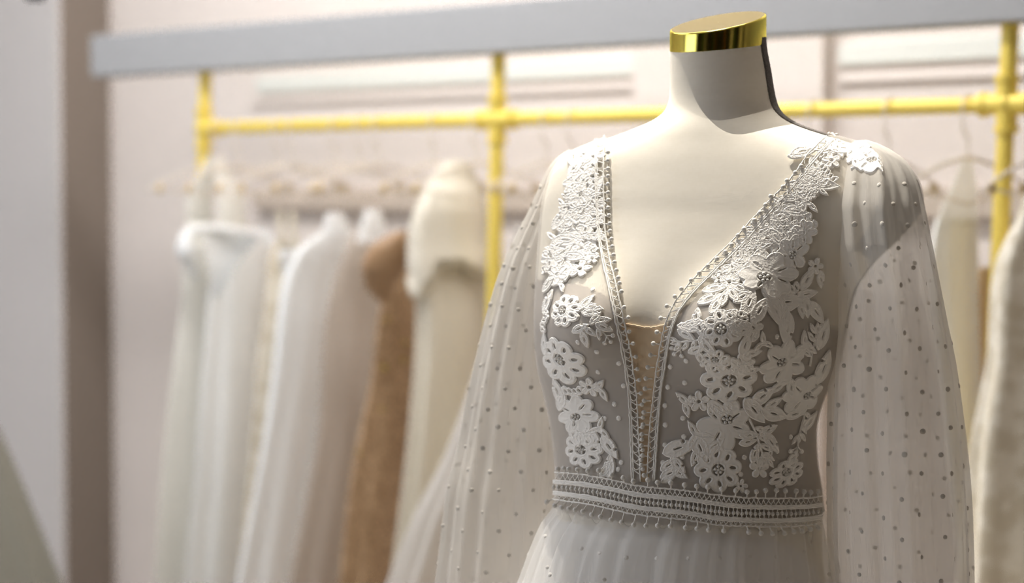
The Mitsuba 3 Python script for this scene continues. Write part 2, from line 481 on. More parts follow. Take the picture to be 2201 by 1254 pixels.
k = thing('pendant_lamp', 'small black pendant lamp at the top left corner, in front of the pale pier', 'lamp')
o = P(76, 2, 4.0)
put('lamp_shade', tube([o + [0, 0, 0.0], o + [0, 0, 0.012], o + [0, 0, 0.07], o + [0, 0, 0.10]], [0.016, 0.024, 0.026, 0.006], 24), 'mat_dark', k, smooth=40)
put('cord', tube([o + [0, 0, 0.095], [o[0], o[1], ZC]], 0.003, 8), 'mat_dark', k)

# ------------------------------------------------------------------ clothes rack
rack = thing('clothes_rack', 'gold pipe clothes rack with posts under the grey beam', 'clothes rack')
BARZ = 1.634
PIPE = 0.0142


def rackp(px, z):
    q = P(px, 404, depth_on(px, RACK)); q[2] = z
    return q


def post(top, bottom):
    """top, bottom: pixels of a post; it goes on to the floor."""
    a, b = (P(x, y, depth_on(x, RACK)) for x, y in (top, bottom))
    a[2] = 1.763
    d = (b - a) / (b - a)[2]
    return a, a + d * (0.004 - a[2])


posts = [((442, 155), (437, 345)), ((1072, 122), (1063, 540)), ((2172, 58), (2151, 500))]
ends = [post(*p) for p in posts]
cross = []
for a, b in ends:
    put('post', tube(np.linspace(a, b, 6), PIPE, 20), 'mat_pipe', rack)
    cross.append(a + (b - a) * ((a[2] - BARZ) / (a[2] - b[2])))
far = cross[2] + (cross[2] - cross[1]) * 1.6
for c0, c1 in ((cross[0], cross[1]), (cross[1], cross[2]), (cross[2], far)):
    put('rail', tube(np.linspace(c0, c1, 8), PIPE * 0.93, 20), 'mat_pipe', rack)
for i, c in enumerate(cross):
    ps = [tube([c + R2 * 0.0 + np.array([0, 0, 0.042]), c - np.array([0, 0, 0.042])], PIPE * 1.22, 20),
          tube([c + np.array([0, 0, 0.046]), c + np.array([0, 0, 0.036])], PIPE * 1.42, 20), tube([c - np.array([0, 0, 0.046]), c - np.array([0, 0, 0.036])], PIPE * 1.42, 20)]
    for sgn in (1, -1):
        if i == 0 and sgn < 0:
            continue
        ps += [tube([c, c + sgn * R2 * 0.042], PIPE * 1.22, 20), tube([c + sgn * R2 * 0.036, c + sgn * R2 * 0.046], PIPE * 1.42, 20)]
    ps.append(trimesh.creation.icosphere(2, PIPE * 1.5).apply_translation(c))
    put('pipe_fitting', cat(ps), 'mat_pipe', rack, smooth=40)
for a, b in ends:
    put('flange', tube([b, b + [0, 0, 0.008]], 0.04, 24), 'mat_pipe', rack, smooth=40)


def bar_at(px):
    """Point of the rail above a pixel column."""
    q = P(px, 404, depth_on(px, RACK)); q[2] = BARZ
    return q


# ------------------------------------------------------------------ hangers
HD = -N2 * 1.0                                       # across the rail, towards the wall


def hanger(px, label, yaw=0.0, half=0.19):
    c = bar_at(px)
    k = thing('clothes_hanger', label, 'hanger', 'hangers on the rack')
    ang = math.radians(yaw)
    hd = HD * math.cos(ang) + R2 * math.sin(ang)
    r = PIPE + 0.0025
    arc = [c + hd * (r * math.cos(a)) + np.array([0, 0, r * math.sin(a)]) for a in np.radians(np.linspace(-20, 180, 14))]
    down = [c + hd * (-r * 1.0) + np.array([0, 0, z]) for z in (-0.02, -0.035)] + [c + np.array([0, 0, z]) for z in (-0.055, -0.085)]
    put('hook', tube(smooth_path(arc + down, 40), 0.0020, 8), 'mat_hanger', k)
    pts = []
    for t in np.linspace(-1, 1, 25):
        pts.append(c + hd * half * t + np.array([0, 0, -0.085 - 0.055 * abs(t) ** 1.5]))
    put('shoulder_bar', tube(pts, 0.0034 - 0.001 * np.abs(np.linspace(-1, 1, 25)) ** 2, 10), 'mat_hanger', k)
    put('cross_bar', tube([pts[1] + [0, 0, 0.002], pts[12] - [0, 0, 0.075], pts[-2] + [0, 0, 0.002]], 0.0022, 8), 'mat_hanger', k)
    for t in (2, -3):
        put('clip', trimesh.creation.icosphere(2, 0.0075).apply_scale([1, 1, 1.5]).apply_translation(pts[t] - [0, 0, 0.008]), 'mat_clip', k, label='gold clip')
    return c


# ------------------------------------------------------------------ gowns on the rack
GYAW = -math.degrees(math.atan2(0.738, 0.674))


def gown(name, label, hook, rows, mat, ratio=0.28, fold=(7, 0.03, 0.24), seed=0, category='dress', push=0.0, neck=None, group=None, yaw=GYAW, hang=True, hlabel=None):
    d = depth_on(hook, RACK) + push
    rs = [(r[0], r[1], r[2], d + (r[3] if len(r) > 3 else 0)) for r in rows]
    last = rs[-1]
    # on to just above the floor
    fl = 404 + 1.47 / d * FPX
    w = (last[2] - last[1])
    k2 = rs[-2]
    sl, sr = (last[1] - k2[1]) / (last[0] - k2[0]), (last[2] - k2[2]) / (last[0] - k2[0])
    dy = fl - last[0]
    rs.append((fl, last[1] + 0.7 * sl * dy - 0.05 * w, last[2] + 0.7 * sr * dy + 0.05 * w, last[3]))
    k = thing(name, label, category, group)
    L = Loft(rs, yaw=yaw, ratio=ratio, n=160, m=110, shape=folds(fold[0], fold[1], fold[2], seed=seed, sharp=0.9))
    keep = None
    put('skirt', L.mesh(keep=neck(L) if neck else None), mat, k)
    return k, L


def strap_between(p0, p1, w=0.012, sag=0.0, lift=None):
    pts = smooth_path([p0, (np.asarray(p0) + p1) / 2 - np.array([0, 0, sag]), p1], 16)
    return tube(pts, w, 8)


HL = 'pale gold clothes hanger '
WHITEG = None

g1, L1 = gown('ivory_gown', 'ivory gown with sheer pointed straps, leftmost on the rack under the left post', 470,
              [(478, 412, 520), (520, 398, 540), (600, 400, 545), (760, 384, 540), (900, 369, 530), (1080, 354, 520), (1254, 344, 500)], 'mat_ivory', seed=3, push=0.05)
tip = P(462, 338, depth_on(470, RACK) + 0.02)
for xs in ((404, 452), (470, 524)):
    a, b = P(xs[0], 500, depth_on(470, RACK) - 0.02), P(xs[1], 500, depth_on(470, RACK) + 0.03)
    v = np.array([tip + (a - tip) * 0 + np.array([-0.006, 0, 0]), tip + np.array([0.006, 0, 0])])
    rws = [(338, (xs[0] + xs[1]) / 2 * 0.2 + 462 * 0.8 - 9, (xs[0] + xs[1]) / 2 * 0.2 + 462 * 0.8 + 9), (380, 0.55 * xs[0] + 0.45 * 458, 0.55 * xs[1] + 0.45 * 466), (440, xs[0], xs[1]), (510, xs[0], xs[1])]
    Ls = Loft([(r[0], r[1], r[2], depth_on(470, RACK) + 0.02) for r in rws], yaw=GYAW, ratio=0.3, n=48, m=40, shape=folds(5, 0.05, 0.08, seed=2))
    put('strap', Ls.mesh(), 'mat_ivory', g1)

def scoop(xs, ys):
    """Cuts a neckline: the near side of a gown's bodice ends below this line, so that its inside shows."""
    def fn(L):
        q = project(L.V.reshape(-1, 3))[0]
        w = L.V.reshape(-1, 3) - CAM
        near = (w * L.N.reshape(-1, 3)).sum(1) < 0
        return (~(near & (q[:, 1] < np.interp(q[:, 0], xs, ys)))).reshape(L.m, L.n)
    return fn


g2, L2 = gown('satin_gown', 'white satin off-shoulder gown, second from the left on the rack', 515,
              [(492, 440, 566), (530, 444, 582), (600, 455, 578), (700, 448, 570), (800, 440, 565), (900, 432, 562), (1000, 425, 555), (1100, 415, 545), (1254, 400, 535)], 'mat_satin', seed=5, fold=(5, 0.05, 0.26), neck=scoop([420, 440, 462, 485, 520, 560, 590], [500, 590, 640, 610, 545, 505, 540]))
dd = depth_on(515, RACK)
sl = [P(*q) for q in ((404, 500, dd - 0.06), (398, 528, dd - 0.07), (405, 560, dd - 0.06), (420, 600, dd - 0.04))]
put('shoulder_band', tube(smooth_path(sl, 20), np.interp(np.linspace(0, 1, 20), [0, 0.4, 1], [0.012, 0.022, 0.006]), 14), 'mat_satin', g2)
sl = [P(*q) for q in ((404, 500, dd - 0.06), (440, 492, dd - 0.03), (500, 497, dd), (560, 512, dd + 0.05), (578, 545, dd + 0.07))]
put('neckline_band', tube(smooth_path(sl, 24), 0.011, 12), 'mat_satin', g2)

g3, L3 = gown('blush_gown', 'narrow blush lace gown between the two white satin gowns', 607,
              [(520, 592, 640), (560, 580, 650), (640, 575, 650), (760, 560, 650), (900, 550, 640), (1080, 535, 620), (1254, 520, 600)], 'mat_gown_lace', seed=7, push=0.02)
for x0, x1 in ((628, 630), (600, 604)):
    put('strap', tube(smooth_path([P(x0, 455, depth_on(607, RACK)), P(x1, 490, depth_on(607, RACK)), P(x1 + 2, 530, depth_on(607, RACK))], 12), 0.007, 8), 'mat_gown_lace', g3)

g4, L4 = gown('satin_gown', 'bright white satin gown in the middle of the left bay with pointed neckline', 725,
              [(500, 690, 752), (540, 640, 765), (600, 612, 762), (680, 600, 757), (760, 592, 745), (900, 572, 722), (1080, 540, 700), (1254, 508, 682)], 'mat_satin', seed=9, fold=(5, 0.04, 0.24), push=-0.02)
dd = depth_on(725, RACK)
put('neckline_peak', Loft([(455, 706, 734, dd), (480, 698, 745, dd), (540, 690, 755, dd)], yaw=GYAW, ratio=0.3, n=40, m=20).mesh(cap=True), 'mat_satin', g4)
put('neckline_fold', Loft([(532, 605, 668, dd - 0.06), (548, 604, 676, dd - 0.06), (600, 612, 665, dd - 0.05), (640, 625, 650, dd - 0.04)], yaw=GYAW, ratio=0.3, n=40, m=20).mesh(cap=True), 'mat_satin', g4)

g5, L5 = gown('blush_gown', 'pale blush beige gown hanging just left of the bronze gown', 775,
              [(500, 765, 822), (560, 735, 830), (620, 715, 830), (700, 700, 825), (900, 690, 812), (1080, 660, 790), (1254, 625, 770)], 'mat_blush', seed=11, push=0.08)
put('neckline_peak', Loft([(447, 786, 812, dd - 0.1), (470, 780, 822, dd - 0.1), (520, 770, 830, dd - 0.1)], yaw=GYAW, ratio=0.3, n=40, m=20).mesh(cap=True), 'mat_satin', g5)

g6, L6 = gown('sequin_gown', 'bronze sequin gown with a puffed shoulder, the only brown one', 835,
              [(545, 862, 900), (600, 842, 902), (640, 824, 904), (700, 810, 903), (800, 800, 896), (900, 778, 890), (1000, 757, 880), (1100, 743, 868), (1254, 727, 848)], 'mat_sequin', seed=13, fold=(5, 0.02, 0.2))
dd = depth_on(835, RACK)
put('puff_shoulder', Loft([(496, 862, 892, dd - 0.14), (510, 826, 893, dd - 0.14), (540, 793, 888, dd - 0.14), (575, 781, 872, dd - 0.14), (610, 786, 850, dd - 0.13), (640, 808, 838, dd - 0.12), (652, 818, 828, dd - 0.12)], yaw=GYAW, ratio=0.55, n=64, m=50, shape=folds(7, 0.03, 0.05, seed=1)).mesh(cap=True), 'mat_puff_shade', g6)
sq, sqn = project(L6.V.reshape(-1, 3)), L6.N.reshape(-1, 3)
for qx, qy, qr in ((825, 790, 0.0045), (832, 688, 0.003), (866, 772, 0.0035), (818, 880, 0.003), (770, 978, 0.003), (868, 735, 0.003)):
    ok = np.where((sqn @ FW) < -0.1)[0]
    j = ok[np.argmin(np.hypot(sq[0][ok, 0] - qx, sq[0][ok, 1] - qy))]
    put('sequin', trimesh.creation.icosphere(2, qr).apply_translation(L6.V.reshape(-1, 3)[j] + sqn[j] * 0.002), 'mat_gold', g6)

g7, L7 = gown('cream_gown', 'cream gown with a wide folded off-shoulder collar beside the middle post', 950,
              [(560, 890, 1060), (640, 900, 1072), (700, 900, 1078), (900, 888, 1062), (1100, 866, 1040), (1254, 846, 1022)], 'mat_cream', seed=15, fold=(6, 0.03, 0.25), ratio=0.3)
dd = depth_on(950, RACK)
LC = Loft([(346, 962, 1000, dd), (358, 948, 1012, dd), (380, 930, 1024, dd), (420, 908, 1036, dd - 0.02), (470, 888, 1048, dd - 0.03), (520, 880, 1060, dd - 0.03), (560, 880, 1074, dd - 0.03), (600, 884, 1080, dd - 0.03), (645, 890, 1080, dd - 0.03)], yaw=GYAW, ratio=0.42, n=96, m=60, shape=folds(5, 0.02, 0.05, seed=6))
qc = project(LC.V.reshape(-1, 3))[0]
put('collar', LC.mesh(keep=(qc[:, 1] < np.interp(qc[:, 0], [860, 895, 915, 945, 985, 1030, 1080], [600, 640, 612, 560, 556, 580, 592])).reshape(LC.m, LC.n)), 'mat_cream', g7)
put('collar_edge', tube(smooth_path([P(884, 600, dd - 0.10), P(898, 634, dd - 0.11), P(918, 610, dd - 0.10), P(946, 562, dd - 0.09), P(985, 560, dd - 0.07), P(1035, 584, dd - 0.02), P(1078, 582, dd + 0.04)], 40), 0.011, 12), 'mat_cream', g7)

g8, L8 = gown('tulle_gown', 'grey beige tulle gown whose skirt flares out behind the left sleeve', 1175,
              [(480, 1110, 1200), (700, 1050, 1210), (960, 962, 1210), (1100, 892, 1210), (1180, 862, 1210), (1254, 832, 1210)], 'mat_gown_tulle', seed=17, fold=(10, 0.02, 0.08), push=-0.1)

g9, L9 = gown('white_gown', 'white gown with tied lace straps right of the dress form', 2060,
              [(470, 2003, 2108), (520, 1990, 2112), (560, 1985, 2114), (640, 1992, 2114), (760, 2005, 2116), (900, 2022, 2120), (1080, 2042, 2130), (1254, 2058, 2140)], 'mat_ivory', seed=19, ratio=0.32)
dd = depth_on(2060, RACK)
put('strap', Loft([(336, 2066, 2094, dd), (360, 2058, 2096, dd), (400, 2040, 2104, dd), (440, 2018, 2110, dd), (490, 2004, 2110, dd)], yaw=GYAW, ratio=0.3, n=48, m=30, shape=folds(5, 0.05, 0.1, seed=8)).mesh(), 'mat_sheer_gown', g9)
g10, L10 = gown('champagne_gown', 'golden champagne gown in shadow behind the right post', 2125,
                [(575, 2100, 2150), (640, 2090, 2170), (800, 2084, 2190), (1080, 2066, 2200), (1254, 2056, 2205)], 'mat_champagne', seed=21, push=0.12)
g11, L11 = gown('lace_gown', 'ivory lace gown at the right edge beyond the right post', 2240,
                [(400, 2205, 2270), (470, 2176, 2290), (520, 2148, 2300), (570, 2126, 2310), (640, 2116, 2320), (740, 2112, 2320), (800, 2104, 2325), (860, 2090, 2330), (950, 2074, 2340), (1080, 2060, 2350), (1254, 2044, 2360)], 'mat_gown_lace', seed=23, ratio=0.4, push=-0.05)
g12, L12 = gown('full_skirted_gown', 'grey green gown whose full skirt enters at the lower left corner', 60,
                [(640, -190, -110), (760, -200, -80), (880, -220, -30), (960, -240, 4), (1060, -270, 42), (1160, -300, 78), (1254, -330, 110)], 'mat_grey_gown', seed=25, push=-0.9, fold=(12, 0.01, 0.07), ratio=0.9)

for px, lb, yw in ((470, 'above the ivory gown with pointed straps, leftmost', 4), (515, 'above the second gown from the left', -6), (600, 'above the narrow blush lace gown', 5), (632, 'just right of the narrow blush lace gown', -4),
                   (725, 'above the bright white satin gown', 6), (775, 'above the pale blush gown', -8), (815, 'above the bronze sequin gown', 3), (935, 'above the cream gown with folded collar', -5),
                   (1027, 'just left of the middle post', 6), (1175, 'first right of the middle post', -4), (1232, 'second right of the middle post', 5),
                   (1748, 'just right of the neck of the dress form', 4), (1910, 'behind the right shoulder of the dress', -3), (2080, 'above the white gown with tied straps', 5), (2240, 'above the lace gown at the right edge', 0)):
    hanger(px, HL + lb, yw)

# ------------------------------------------------------------------ dress form
YAW = 21.0
ROWS = [  # py, left, right, fore-aft half depth in metres, exponent
    (82, 1441, 1644, .0505), (98, 1441, 1645, .0505), (150, 1441, 1654, .0515), (200, 1440, 1662, .053), (232, 1434, 1670, .055), (250, 1420, 1682, .057), (262, 1398, 1696, .059),
    (276, 1366, 1722, .062), (290, 1326, 1764, .065), (304, 1290, 1806, .068), (320, 1246, 1856, .072), (338, 1216, 1893, .077), (360, 1196, 1925, .082, 2.1),
    (400, 1182, 1950, .090, 2.2), (440, 1174, 1955, .096, 2.25), (500, 1168, 1915, .102, 2.2), (560, 1162, 1858, .106, 2.1), (620, 1157, 1822, .109), (690, 1155, 1806, .112),
    (740, 1156, 1798, .112), (790, 1160, 1785, .112), (860, 1176, 1754, .110), (920, 1188, 1743, .111), (980, 1196, 1746, .116), (1060, 1200, 1758, .122), (1100, 1197, 1760, .123),
    (1180, 1196, 1760, .116), (1300, 1180, 1775, .116), (1480, 1170, 1785, .116), (1600, 1180, 1775, .110)]
_s, _c = math.sin(math.radians(YAW)), math.cos(math.radians(YAW))
ROWS = [(r[0], r[1], r[2], 2.20, r[3] * _c / math.sqrt(((r[2] - r[1]) / 2 / FPX * 2.20) ** 2 - (r[3] * _s) ** 2), r[4] if len(r) > 4 else 2.0) for r in ROWS]


def bust(L, u, v):
    py = L.py[:, None]
    sgn = np.clip(np.sin(L.th), 0, 1)[None]
    x = u + 0 * v
    k = np.zeros_like(v)
    for u0, amp in ((-0.075, 0.040), (0.082, 0.044)):
        up, lo = 105.0, 90.0
        g = np.where(py < 690, np.exp(-((py - 690) / up) ** 2), np.exp(-((py - 690) / lo) ** 2))
        k += amp * g * np.exp(-((x - u0) / 0.056) ** 2)
    return u, v + k * sgn ** 0.5


BODY = Loft(ROWS, yaw=YAW, n=288, m=420, shape=bust, smooth=9)
form = thing('dress_form', 'cream linen dress form with gold neck cap wearing the lace wedding dress', 'mannequin')
put('body', BODY.mesh(cap=True), 'mat_linen', form)
pyg, thg = np.broadcast_to(BODY.py[:, None], (BODY.m, BODY.n)), np.broadcast_to(np.degrees(BODY.th)[None], (BODY.m, BODY.n))
tb = np.interp(BODY.py, [98, 230, 290, 330, 370, 450, 530, 560, 600], [12, 13, 10, 12, 30, 36, 30, 4, -10])[:, None]
back = (((thg < tb) | (thg > 360 - 60)) & (pyg < 1000)) | ((thg > 192) & (thg < 320))
back &= pyg < 1090
put('back_panel', BODY.mesh(off=0.0012, keep=back), 'mat_felt', form, label='dark grey felt back panel')
seam = np.array([BODY.at(np.interp(y, BODY.py, np.arange(BODY.m)), math.radians(np.interp(y, BODY.py, tb[:, 0])))[0] for y in np.linspace(100, 330, 90)])
put('seam', tube(seam, 0.0014, 6), 'mat_felt', form)
# neck cap: tilted disc with a bevelled rim
ctr = BODY.V[0].mean(0)
rad = 103.0 / FPX * DR0
cc = P(1543, 103, DR0)


def cap(prof):
    """A short round cap whose lower and upper rims are cut on different slants."""
    n = 128
    a = np.arange(n) * 2 * np.pi / n
    v = []
    for r, z in prof:
        x, y = r * np.cos(a), r * np.sin(a)
        k = z / 0.027
        v.append(cc + np.stack([x, y, z + (0.083 + 0.10 * k) * x + (0.12 + 0.10 * k) * y], 1))
    return trimesh.Trimesh(np.vstack(v), grid_faces(len(prof), n), process=False)


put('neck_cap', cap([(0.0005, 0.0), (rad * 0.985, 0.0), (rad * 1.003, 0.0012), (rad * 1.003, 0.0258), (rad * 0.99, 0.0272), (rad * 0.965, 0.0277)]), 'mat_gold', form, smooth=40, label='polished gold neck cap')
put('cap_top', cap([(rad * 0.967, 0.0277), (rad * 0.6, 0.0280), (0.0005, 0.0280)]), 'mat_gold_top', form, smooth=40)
hip = BODY.V[-1].mean(0)
put('pole', tube([hip, [hip[0], hip[1], 0.03]], 0.016, 20), 'mat_dark', form)
put('base', tube([[hip[0], hip[1], 0.001], [hip[0], hip[1], 0.012], [hip[0], hip[1], 0.02], [hip[0], hip[1], 0.04]], [0.17, 0.17, 0.16, 0.02], 48), 'mat_dark', form, smooth=40)

# ------------------------------------------------------------------ the dress: cloth
class Surface:
    """A cloth surface that can be picked under a pixel and onto which points can be laid."""

    def __init__(self, V, N, low=1290):
        self.v, self.n = V.reshape(-1, 3), N.reshape(-1, 3)
        self.px, _ = project(self.v)
        w = self.v - CAM
        w /= np.linalg.norm(w, axis=1, keepdims=True)
        self.front = ((w * self.n).sum(1) < 0.02) & (self.px[:, 1] < low)
        self.i = np.where(self.front)[0]
        self.kpx, self.k3 = cKDTree(self.px[self.i]), cKDTree(self.v)

    def pick(self, px, py):
        d, i = self.kpx.query([px, py], 4)
        w = 1 / (d + 0.3)
        w /= w.sum()
        j = self.i[i]
        n = (self.n[j] * w[:, None]).sum(0)
        return (self.v[j] * w[:, None]).sum(0), n / np.linalg.norm(n)

    def settle(self, p, h):
        p = np.asarray(p, float)
        for _ in range(2):
            d, i = self.k3.query(p, 6)
            w = 1 / (d + 5e-4)
            w /= w.sum(1, keepdims=True)
            n = (self.n[i] * w[..., None]).sum(1)
            n /= np.linalg.norm(n, axis=1, keepdims=True)
            q = (self.v[i] * w[..., None]).sum(1)
            p = p - ((p - q) * n).sum(1, keepdims=True) * n
        return p + np.asarray(h)[..., None] * n if np.ndim(h) else p + h * n


CLOTH = Surface(BODY.V + 0.003 * BODY.N, BODY.N)      # the tulle lies 3 mm off the form
SPX, FRONT = CLOTH.px, CLOTH.front
pick, settle = CLOTH.pick, CLOTH.settle


LIN = [(1300, 296), (1299, 330), (1299, 400), (1301, 480), (1312, 560), (1326, 620), (1343, 700), (1360, 780), (1370, 860), (1374, 940), (1378, 1036)]
LOUT = [(1280, 304), (1281, 340), (1282, 400), (1285, 480), (1296, 560), (1309, 620), (1325, 700), (1342, 780), (1353, 860), (1357, 940), (1359, 1032)]
RIN = [(1776, 296), (1740, 330), (1700, 385), (1640, 448), (1580, 513), (1520, 573), (1478, 618), (1446, 662), (1428, 710), (1414, 780), (1405, 850), (1397, 930), (1392, 1036)]
ROUT = [(1790, 304), (1755, 342), (1712, 396), (1655, 460), (1598, 525), (1538, 586), (1494, 630), (1462, 672), (1443, 720), (1430, 790), (1420, 860), (1414, 940), (1408, 1034)]
VNECK = Polygon([(1290, 150)] + LIN + RIN[::-1] + [(1800, 150)])
inv = shapely.contains_xy(VNECK, SPX[:, 0], SPX[:, 1])
covered = (~(inv & FRONT)).reshape(BODY.m, BODY.n) & (pyg > 296) & (pyg < 1094)
nb = ((thg > 190) & (thg < 350) & (pyg < 330))
covered &= ~nb
dress = thing('wedding_dress', 'white lace V-neck wedding dress with sheer dotted sleeves on the dress form', 'dress')
put('bodice', BODY.mesh(off=0.003, keep=covered), 'mat_tulle', dress)
# cup lining below a curved edge
edge = np.interp(SPX[:, 0], [1150, 1200, 1260, 1320, 1345, 1430, 1470, 1540, 1620, 1680, 1740, 1830], [600, 604, 612, 640, 690, 690, 655, 632, 640, 655, 690, 720]).reshape(BODY.m, BODY.n)
lin = covered & (SPX[:, 1].reshape(BODY.m, BODY.n) > edge)
put('cup_lining', BODY.mesh(off=0.0016, keep=lin & (pyg < 1092)), 'mat_lining', dress, label='taupe lining under the tulle')
tan = shapely.contains_xy(Polygon([(1318, 697), (1350, 698), (1390, 705), (1428, 700), (1462, 692), (1440, 1060), (1340, 1060)]), SPX[:, 0], SPX[:, 1]) & FRONT
put('modesty_panel', BODY.mesh(off=0.0008, keep=tan.reshape(BODY.m, BODY.n)), 'mat_nude', dress, label='tan mesh panel between the neckline trims')

# skirt: lining and dotted tulle over it
SK = [(1080, 1200, 1757, 2.20, .86), (1096, 1196, 1760, 2.20, .875), (1130, 1173, 1768, 2.20, .93), (1180, 1152, 1777, 2.20), (1254, 1126, 1789, 2.20), (1400, 1070, 1830, 2.20), (1700, 960, 1950, 2.20), (2300, 780, 2160, 2.20), (3320, 560, 2400, 2.2)]
skl = Loft([(r[0], r[1] + 16 + (r[0] - 1096) * 0.02, r[2] - 16 - (r[0] - 1096) * 0.02, *r[3:]) for r in SK], yaw=YAW, ratio=0.93, n=288, m=140, rowpow=1.8, shape=folds(19, 0.0, 0.03, seed=31))
put('skirt_lining', skl.mesh(), 'mat_skirt_lining', dress)
skt = Loft(SK, yaw=YAW, ratio=0.96, n=480, m=160, rowpow=1.8, shape=folds(23, 0.03, 0.09, seed=33, sharp=0.7))
sk_key = put('skirt', skt.mesh(), 'mat_skirt_tulle', dress)

# sleeves
SLL = [(322, 1222, 1262, 2.262), (340, 1196, 1268, 2.264), (360, 1180, 1268, 2.266), (400, 1160, 1262, 2.27), (450, 1138, 1252, 2.275), (510, 1108, 1238, 2.28), (580, 1076, 1228, 2.285), (680, 1046, 1222, 2.29), (760, 1026, 1220, 2.292), (830, 1010, 1222, 2.295),
       (960, 985, 1228, 2.30), (1060, 962, 1232, 2.30), (1160, 950, 1230, 2.30), (1254, 939, 1225, 2.30), (1400, 930, 1215, 2.30), (1560, 950, 1180, 2.30), (1640, 1010, 1100, 2.30), (1700, 1015, 1095, 2.30)]
SLR = [(302, 1838, 1860, 2.142, 0.03), (312, 1818, 1888, 2.14, 0.045), (326, 1806, 1914, 2.138, 0.058), (345, 1798, 1938, 2.136, 0.068), (370, 1788, 1955, 2.134, 0.078), (400, 1780, 1967, 2.132, 0.086), (450, 1772, 1978, 2.13, 0.094), (520, 1772, 1991, 2.13, 0.098), (580, 1782, 2003, 2.13, 0.094), (640, 1795, 2015, 2.13, 0.088),
       (700, 1795, 2027, 2.13, 0.084), (780, 1789, 2043, 2.13, 0.084), (860, 1787, 2054, 2.13, 0.086), (940, 1785, 2064, 2.13, 0.088), (1020, 1784, 2072, 2.13, 0.09), (1100, 1784, 2077, 2.13, 0.092), (1254, 1788, 2081, 2.13, 0.095), (1400, 1800, 2080, 2.13, 0.09), (1560, 1840, 2050, 2.13, 0.07), (1640, 1890, 1990, 2.13, 0.035), (1700, 1895, 1985, 2.13, 0.033)]
SLR = [(y, a, b, d, h / ((b - a) / 2 / FPX * d)) for y, a, b, d, h in SLR]


def dome(p, n, r, h, k=10):
    u = np.cross(n, [0.31, 0.2, 0.93]); u /= np.linalg.norm(u)
    w = np.cross(n, u)
    a = np.arange(k) * 2 * np.pi / k
    ring = np.cos(a)[:, None] * u + np.sin(a)[:, None] * w
    v = np.vstack([p - n * h * 0.15 + ring * r, p + n * h * 0.75 + ring * r * 0.75, [p + n * h]])
    j = np.arange(k)
    f = np.vstack([grid_faces(2, k), np.stack([k + j, k + (j + 1) % k, j * 0 + 2 * k], 1)])
    return trimesh.Trimesh(v, f, process=False)


def dots_on(L, key, y0, y1, step, cols, rr=0.0026, most=300, sel=None, seed=0, mat='mat_dot'):
    g = np.random.default_rng(seed)
    y, r, made = y0, 0, 0
    while y < y1 and made < most:
        for c in range(cols):
            th = (c + 0.5 * (r % 2) + 0.05 * g.normal()) * 2 * np.pi / cols + 0.02 * r
            p, n = L.at(np.interp(y + 3 * g.normal(), L.py, np.arange(L.m)), th)
            if sel is not None and not sel(p, n):
                continue
            if made >= most:
                break
            put('dot', dome(p, n, rr * (1 + 0.08 * g.normal()), 0.0007), mat, key)
            made += 1
        y += step
        r += 1


for rows, lb, seed, cols in ((SLL, 'sheer dotted sleeve at the left of the dress', 41, 12), (SLR, 'sheer dotted sleeve at the right of the dress', 43, 11)):
    L = Loft(rows, yaw=0 if seed == 43 else 10, ratio=0.62, n=320, m=220, shape=folds(12, 0.05, 0.06, seed=seed, sharp=0.85, start=0.02))
    SLEEVE = Surface(L.V, L.N)
    k = put('sleeve', L.mesh(), 'mat_sleeve', dress, uv=L.uv(150, 200), label=lb)
    dots_on(L, k, 395 if seed == 43 else 400, 1268, 43, cols, seed=seed)
dots_on(skt, sk_key, 1150, 1275, 52, 30, rr=0.0023, most=80, sel=lambda p, n: n[1] < 0.3, seed=3, mat='mat_skirt_dot')

# ------------------------------------------------------------------ the dress: lace
MP = 2.15 / FPX                                       # metres per pixel on the bodice


def ell(x, y, a, b, rot=0.0):
    return affinity.translate(affinity.rotate(affinity.scale(Point(0, 0).buffer(1, 10), a, b), rot, origin=(0, 0)), x, y)


def ringpos(k, n, r, ph=0.0):
    a = 2 * math.pi * k / n + ph
    return r * math.cos(a), r * math.sin(a), math.degrees(a)


def leaf_poly(L=1.0, w=0.44, slit=True):
    t = np.linspace(0, 1, 16)
    half = w * np.sin(np.pi * t ** 0.8) ** 0.85
    p = Polygon(np.vstack([np.c_[2 * t - 1, half], np.c_[(2 * t - 1)[::-1], -half[::-1]]]) * [L, 1]).buffer(0.02)
    return p.difference(ell(-0.05, 0, 0.24 * L, 0.04)) if slit else p


def flower_open(g, n=8):
    ps = [ell(*ringpos(k, n, 0.66, g.random() * 0.15)[:2], 0.33, 0.30) for k in range(n)]
    s = unary_union(ps + [Point(0, 0).buffer(0.66)])
    cut = []
    for k in range(n):
        x, y, a = ringpos(k, n, 0.60, 0.08)
        cut.append(ell(x, y, 0.13, 0.065, a + g.normal() * 12))
    x, y = g.normal(0, 0.06, 2)
    return s.difference(unary_union(cut + [Point(x, y).buffer(0.24)])).union(LineString([(x - .3, y), (x + .3, y)]).buffer(0.035)).union(LineString([(x, y - .3), (x, y + .3)]).buffer(0.035)), (x, y)


def flower_solid(g, n=7):
    ps = []
    for k in range(n):
        x, y, a = ringpos(k, n, 0.56, g.random() * 0.4)
        ps.append(ell(x, y, 0.42 + 0.06 * g.random(), 0.30 + 0.06 * g.random(), a))
    s = unary_union(ps + [Point(0, 0).buffer(0.5)])
    x, y = g.normal(0, 0.12, 2)
    c = [ell(*ringpos(k, n, 0.5, 0.45)[:2], 0.16, 0.025, 360 * k / n + 26) for k in range(0, n, 2)]
    return s.difference(unary_union(c + [ell(x, y, 0.20, 0.15)])), (x, y)


def daisy(g, n=5):
    s = unary_union([ell(*ringpos(k, n, 0.60)[:2], 0.40, 0.33, 360 * k / n) for k in range(n)] + [Point(0, 0).buffer(0.4)])
    return s.difference(Point(0, 0).buffer(0.15)), None


